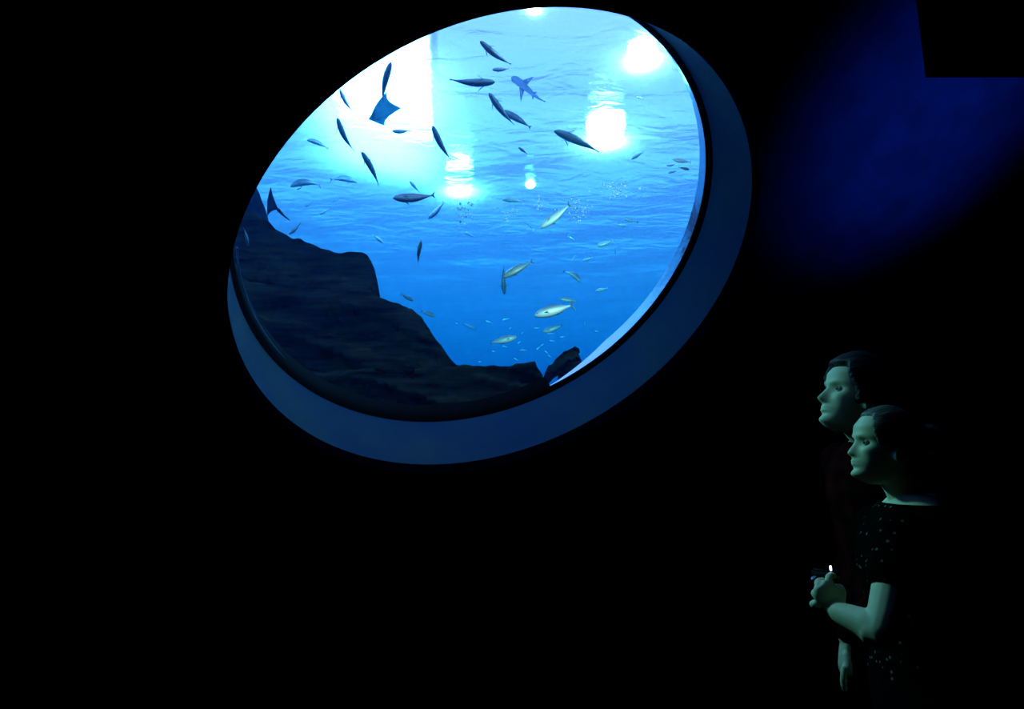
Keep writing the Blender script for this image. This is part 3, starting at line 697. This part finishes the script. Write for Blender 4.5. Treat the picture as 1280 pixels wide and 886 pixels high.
def person(name_label, root, yaw, hgt, bw, ear_w, head_pitch, head_yaw, hs, zs, arms, hands, hair_fn, hair_mat, shirt_mat, sleeve_frac, seed, collar=1.43, bun=False):
    e = empty('person', root, (0, 0, yaw)); inv = (Matrix.Translation(root) @ Matrix.Rotation(yaw, 4, 'Z')).inverted()
    k = hgt / 1.70
    HM = inv @ Matrix.Translation(ear_w) @ Matrix.Rotation(head_yaw, 4, 'Z') @ Matrix.Rotation(-head_pitch, 4, 'Y') @ Matrix.Scale(hs, 4) @ Matrix.Translation((0, 0, -.092 * zs))
    V, F = [], []
    loft(V, F, [[HM @ p for p in r] for r in head_rings(zs=zs, nose=.82 if bun else 1.0)])
    for s in (1, -1):                     # ears
        rr = []
        for u, q in ((0, .3), (.25, .86), (.7, .93), (1, .82)):
            rr.append([HM @ Vector((-.004 - .012 * u + .019 * q * math.cos(t) - .006 * math.sin(t), s * (.064 + .022 * u), (.094 + .033 * q * math.sin(t)) * zs)) for t in (2 * PI * j / 16 for j in range(16))])
        rr.append([HM @ Vector((-.012 + .010 * math.cos(t) - .004 * math.sin(t), s * .078, (.094 + .020 * math.sin(t)) * zs)) for t in (2 * PI * j / 16 for j in range(16))])
        loft(V, F, rr)
    hb = HM @ Vector((-.022, 0, .055 * zs)); nb = Vector((-.035 * k, 0, 1.40 * k))
    tube(V, F, [nb, nb.lerp(hb, .55) + Vector((.004, 0, 0)), hb], [.062 * bw * k, .052 * bw * hs, .056 * bw * hs], 18)
    T = [(.86, 0, .105, .155), (.95, 0, .115, .165), (1.05, 0, .10, .140), (1.15, .004, .10, .142), (1.25, .010, .112, .152), (1.33, .008, .105, .165), (1.385, -.008, .085, .168), (1.425, -.022, .066, .125), (1.452, -.03, .055, .075)]
    def torso(g): return [ellipse(x * k, 0, z * k, a * k * bw ** .5 + g, b * k * bw + g) for z, x, a, b in T]
    loft(V, F, torso(0))
    LG = [[(0, s * .085 * k, .90 * k), (.015, s * .09 * k, .48 * k), (-.02, s * .09 * k, .08 * k)] for s in (1, -1)]
    for l in LG:
        tube(V, F, l, [.088 * k, .056 * k, .040 * k], 14)
    A = []
    for arm in arms:
        pts = [inv @ Vector(p) for p in arm['pts']]; A.append(pts); r = arm['r']
        tube(V, F, [pts[0], pts[0].lerp(pts[1], .35), pts[1], pts[1].lerp(pts[2], .3), pts[2]], [r[0], r[0] * .92, r[1], r[1] * 1.0, r[2]], 16)
    for h in hands:
        for pts, rad, fl in h:
            P_ = [inv @ Vector(p) for p in pts]
            tube(V, F, P_, rad, 12, None if fl is None else ((inv.to_3x3() @ Vector(fl[0])).normalized(), fl[1]))
    body = remesh('body', V, F, .0038, M['skin'], e, 3)
    # hair
    V, F = [], []; loft(V, F, [[HM @ p for p in r] for r in head_rings(lambda a, z, x, y: hair_fn(a, z, x, y), zs=zs)])
    if bun:
        c = HM @ Vector((-.118, 0, .15)); tube(V, F, [c + Vector((.02, 0, .0)), c, c - Vector((.03, 0, .008))], [.034, .042, .03], 14)
    hair = remesh('hair', V, F, .0042, hair_mat, e, 1)
    for s in (1, -1):
        V, F = [], []; c = HM @ Vector((.0605, s * .031, .112 * zs)); r = .0118 * hs
        loft(V, F, [[c + Vector((r * math.sin(p) * math.cos(t), r * math.sin(p) * math.sin(t), r * math.cos(p))) for t in (2 * PI * j / 14 for j in range(14))] for p in [.05 + (PI - .1) * i / 9 for i in range(10)]])
        ey = link('eye', V, F, M['eye'], e)
        V, F = [], []; dirv = (HM.to_3x3() @ Vector((1, 0, .05))).normalized(); c2 = c + dirv * r * .72; sd = dirv.orthogonal().normalized(); s2 = dirv.cross(sd)
        loft(V, F, [[c2 + dirv * r * u + (sd * math.cos(t) + s2 * math.sin(t)) * r * q for t in (2 * PI * j / 12 for j in range(12))] for q, u in ((.6, 0), (.5, .2), (.2, .3))])
        link('iris', V, F, M['iris'], ey)
    # clothes
    V, F = [], []; tr_ = [[p for p in r] for r, t in zip(torso(.012), T) if t[0] <= collar]
    loft(V, F, tr_)
    for pts, arm in zip(A, arms):
        q = arm.get('sleeve', sleeve_frac); r = arm['r']
        if q <= 1: tube(V, F, [pts[0], pts[0].lerp(pts[1], q * .5), pts[0].lerp(pts[1], q)], [r[0] + .014, r[0] + .012, r[0] + .014], 16)
        else: tube(V, F, [pts[0], pts[1], pts[1].lerp(pts[2], q - 1)], [r[0] + .014, r[1] + .014, r[2] + .016], 16)
    remesh('shirt', V, F, .007, shirt_mat, e, 2)
    V, F = [], []
    loft(V, F, [ellipse(x * k, 0, z * k, a * k * bw ** .5 + .014, b * k * bw + .014) for z, x, a, b in T[:2]] + [ellipse(0, 0, .98 * k, .11 * k, .15 * k)])
    for l in LG: tube(V, F, l, [.103 * k, .072 * k, .062 * k], 14)
    remesh('trousers', V, F, .010, M['trousers'], e, 2)
    for s in (1, -1):
        V, F = [], []; y0 = s * .09 * k
        loft(V, F, [[Vector((-.02 + x * .5 + q * math.cos(t) * 1, y0 + wd * math.sin(t), z)) for t in (2 * PI * j / 18 for j in range(18))] for x, q, wd, z in ((.10, .135, .045, .001), (.10, .14, .048, .02), (.09, .13, .046, .045), (.04, .095, .042, .07), (.0, .06, .042, .095), (.0, .055, .045, .11))])
        link('shoe', V, F, M['shoe'], e)
    return tag(e, name_label, 'person')

def relaxed(w):                          # open hand hanging from the wrist w, thumb forward
    return [([w, w + Vector((-.01, 0, -.05)), w + Vector((-.015, 0, -.085))], [.022, .030, .031], ((0, 1, 0), .55))] + \
           [([w + Vector((dx, 0, -.09)), w + Vector((dx - .004, -.005, -.13)), w + Vector((dx - .002, -.02, -.155 - q))], [.0095, .0085, .0075], None) for dx, q in ((-.040, 0), (-.020, .008), (0, .004), (.018, -.012))] + \
           [([w + Vector((-.035, 0, -.035)), w + Vector((-.055, -.01, -.065)), w + Vector((-.058, -.015, -.095))], [.0115, .0100, .0085], None)]
# woman: left arm bent up, holding a compact camera
YW = 1.72
ear = PY(1106, 566, YW); ear_c = Vector((ear.x, YW, ear.z))
wroot = Vector((PY(1130, 640, YW).x, YW, 0))
yw = PI - .18
sh_l = PY(1128, 668, YW - .15); el_l = PY(1102, 788, YW - .21); wr_l = PY(1050, 766, YW - .12)
sh_r = Vector((wroot.x + .02, YW + .16, sh_l.z)); el_r = Vector((wroot.x + .07, YW + .19, el_l.z)); wr_r = Vector((wroot.x + .09, YW + .17, el_l.z - .21))
d_ = YW - .085
def Q(px, py, dy=0): return PY(px, py, d_ + dy)
fl = ((0, 1, 0), .55)
hand_l = [([Q(1047, 764, -.02), Q(1040, 752), Q(1033, 742)], [.024, .032, .034], fl),
          ([Q(1041, 736), Q(1036, 724, .005), Q(1039, 719, .028), Q(1046, 722, .045)], [.0105, .0095, .0085, .0075], None),
          ([Q(1034, 740), Q(1023, 731, .005), Q(1025, 726, .030), Q(1033, 726, .048)], [.0105, .0098, .0088, .0075], None),
          ([Q(1032, 747), Q(1019, 743, .006), Q(1021, 739, .030), Q(1029, 739, .046)], [.0105, .0095, .0085, .0075], None),
          ([Q(1034, 755), Q(1017, 756, .006), Q(1018, 753, .026), Q(1026, 752, .040)], [.0095, .0085, .0078, .0068], None),
          ([Q(1048, 757), Q(1052, 744, -.002), Q(1051, 735, .006), Q(1046, 733, .016)], [.0125, .011, .0095, .008], None)]
hand_r = relaxed(wr_r)
def hair_w(a, z, x, y):                  # pulled back: covers the skull behind the temple line
    aa = a if a < PI else 2 * PI - a
    hl = .188 - .085 * sstep(.66, 1.08, aa) - .075 * sstep(1.86, 2.3, aa)
    return -.008 + .017 * sstep(hl - .006, hl + .012, z)
person('woman in a dark dotted short sleeved top holding a small camera and looking up', wroot, yw, 1.56, .90, ear_c, math.radians(9), PI - .14, .90, 1.0,
       [dict(pts=(sh_l, el_l, wr_l), r=(.047, .036, .025), sleeve=.42), dict(pts=(sh_r, el_r, wr_r), r=(.045, .035, .024), sleeve=.42)],
       [hand_l, hand_r], hair_w, M['hair'], M['dotted'], .42, 3, collar=1.43, bun=True)
cc = PY(1044, 729, d_ + .035)
ce = empty('compact_camera', cc, (0, 0, .25))
def cbox(name, lo, hi, m, bev=.004):
    bm = box_bm(lo, hi); bmesh.ops.bevel(bm, geom=bm.edges[:], offset=bev, segments=2, affect='EDGES'); return from_bm(name, bm, m, ce, True)
cbox('body', (-.010, -.004, -.032), (.010, .075, .026), M['camera_body'])
V, F = [], []; tube(V, F, [(-.010, .035, -.004), (-.018, .035, -.004), (-.026, .035, -.004)], [.022, .021, .019], 20); link('lens', V, F, M['camera_glass'], ce)
cbox('shutter_button', (-.004, .002, .025), (.004, .014, .030), M['camera_body'], .0012)
V, F = [], []; lp = PY(1038.3, 710, d_ + .035) - cc; lp = Matrix.Rotation(-.25, 3, 'Z') @ lp
tube(V, F, [lp + Vector((0, 0, -.0042)), lp, lp + Vector((0, 0, .0042))], [.0026, .0026, .0026], 10); link('indicator_light', V, F, M['led'], ce)['label'] = 'glowing white indicator light'
tag(ce, 'small dark compact camera with a glowing white light in the woman\'s hand', 'camera')

# man: taller, behind her, left arm hanging
YM = 2.27
earm = PY(1065, 503, YM); earm_c = Vector((earm.x, YM + .0, earm.z))
mroot = Vector((PY(1085, 560, YM).x + .02, YM + .02, 0))
ms_l = Vector((mroot.x + .01, YM - .17, 1.43)); me_l = Vector((mroot.x - .02, YM - .20, 1.13)); mw_l = PY(1057.5, 798, YM - .18)
ms_r = Vector((mroot.x - .01, YM + .22, 1.43)); me_r = Vector((mroot.x + .06, YM + .27, 1.13)); mw_r = Vector((mroot.x + .10, YM + .24, .89))
dm = YM - .18
def Qm(px, py, dy=0): return PY(px, py, dm + dy)
hand_m = [([mw_l, Qm(1056, 815), Qm(1056, 832)], [.024, .029, .033], ((1, -.1, 0), .5)),
          ([Qm(1056, 834, -.028), Qm(1054, 847, -.030), Qm(1056, 857, -.026)], [.0095, .0085, .0075], None),
          ([Qm(1056, 836, -.008), Qm(1053.5, 851, -.009), Qm(1056, 862, -.006)], [.0098, .0088, .0078], None),
          ([Qm(1056, 836, .012), Qm(1054, 850, .012), Qm(1057, 860, .012)], [.0095, .0085, .0075], None),
          ([Qm(1056, 833, .031), Qm(1055, 845, .033), Qm(1058, 852, .03)], [.0085, .0078, .0068], None),
          ([Qm(1058, 818, -.022), Qm(1061, 831, -.034), Qm(1062.5, 841, -.03)], [.0115, .0100, .0085], None)]
hand_mr = relaxed(mw_r)
def hair_m(a, z, x, y):
    aa = a if a < PI else 2 * PI - a
    hl = .178 - .055 * sstep(.7, 1.1, aa) - .045 * sstep(1.08, 1.36, aa) - .045 * sstep(1.7, 2.1, aa)
    return -.008 + .030 * sstep(hl - .006, hl + .014, z)
person('taller man with thick dark hair standing behind the woman, face turned up', mroot, PI - .05, 1.78, 1.08, earm_c, math.radians(17), PI + .03, 1.13, 1.08,
       [dict(pts=(ms_l, me_l, mw_l), r=(.056, .042, .022), sleeve=1.95), dict(pts=(ms_r, me_r, mw_r), r=(.056, .042, .028), sleeve=1.75)],
       [hand_m, hand_mr], hair_m, M['hair_dark'], M['red'], 1.75, 4, collar=1.45)
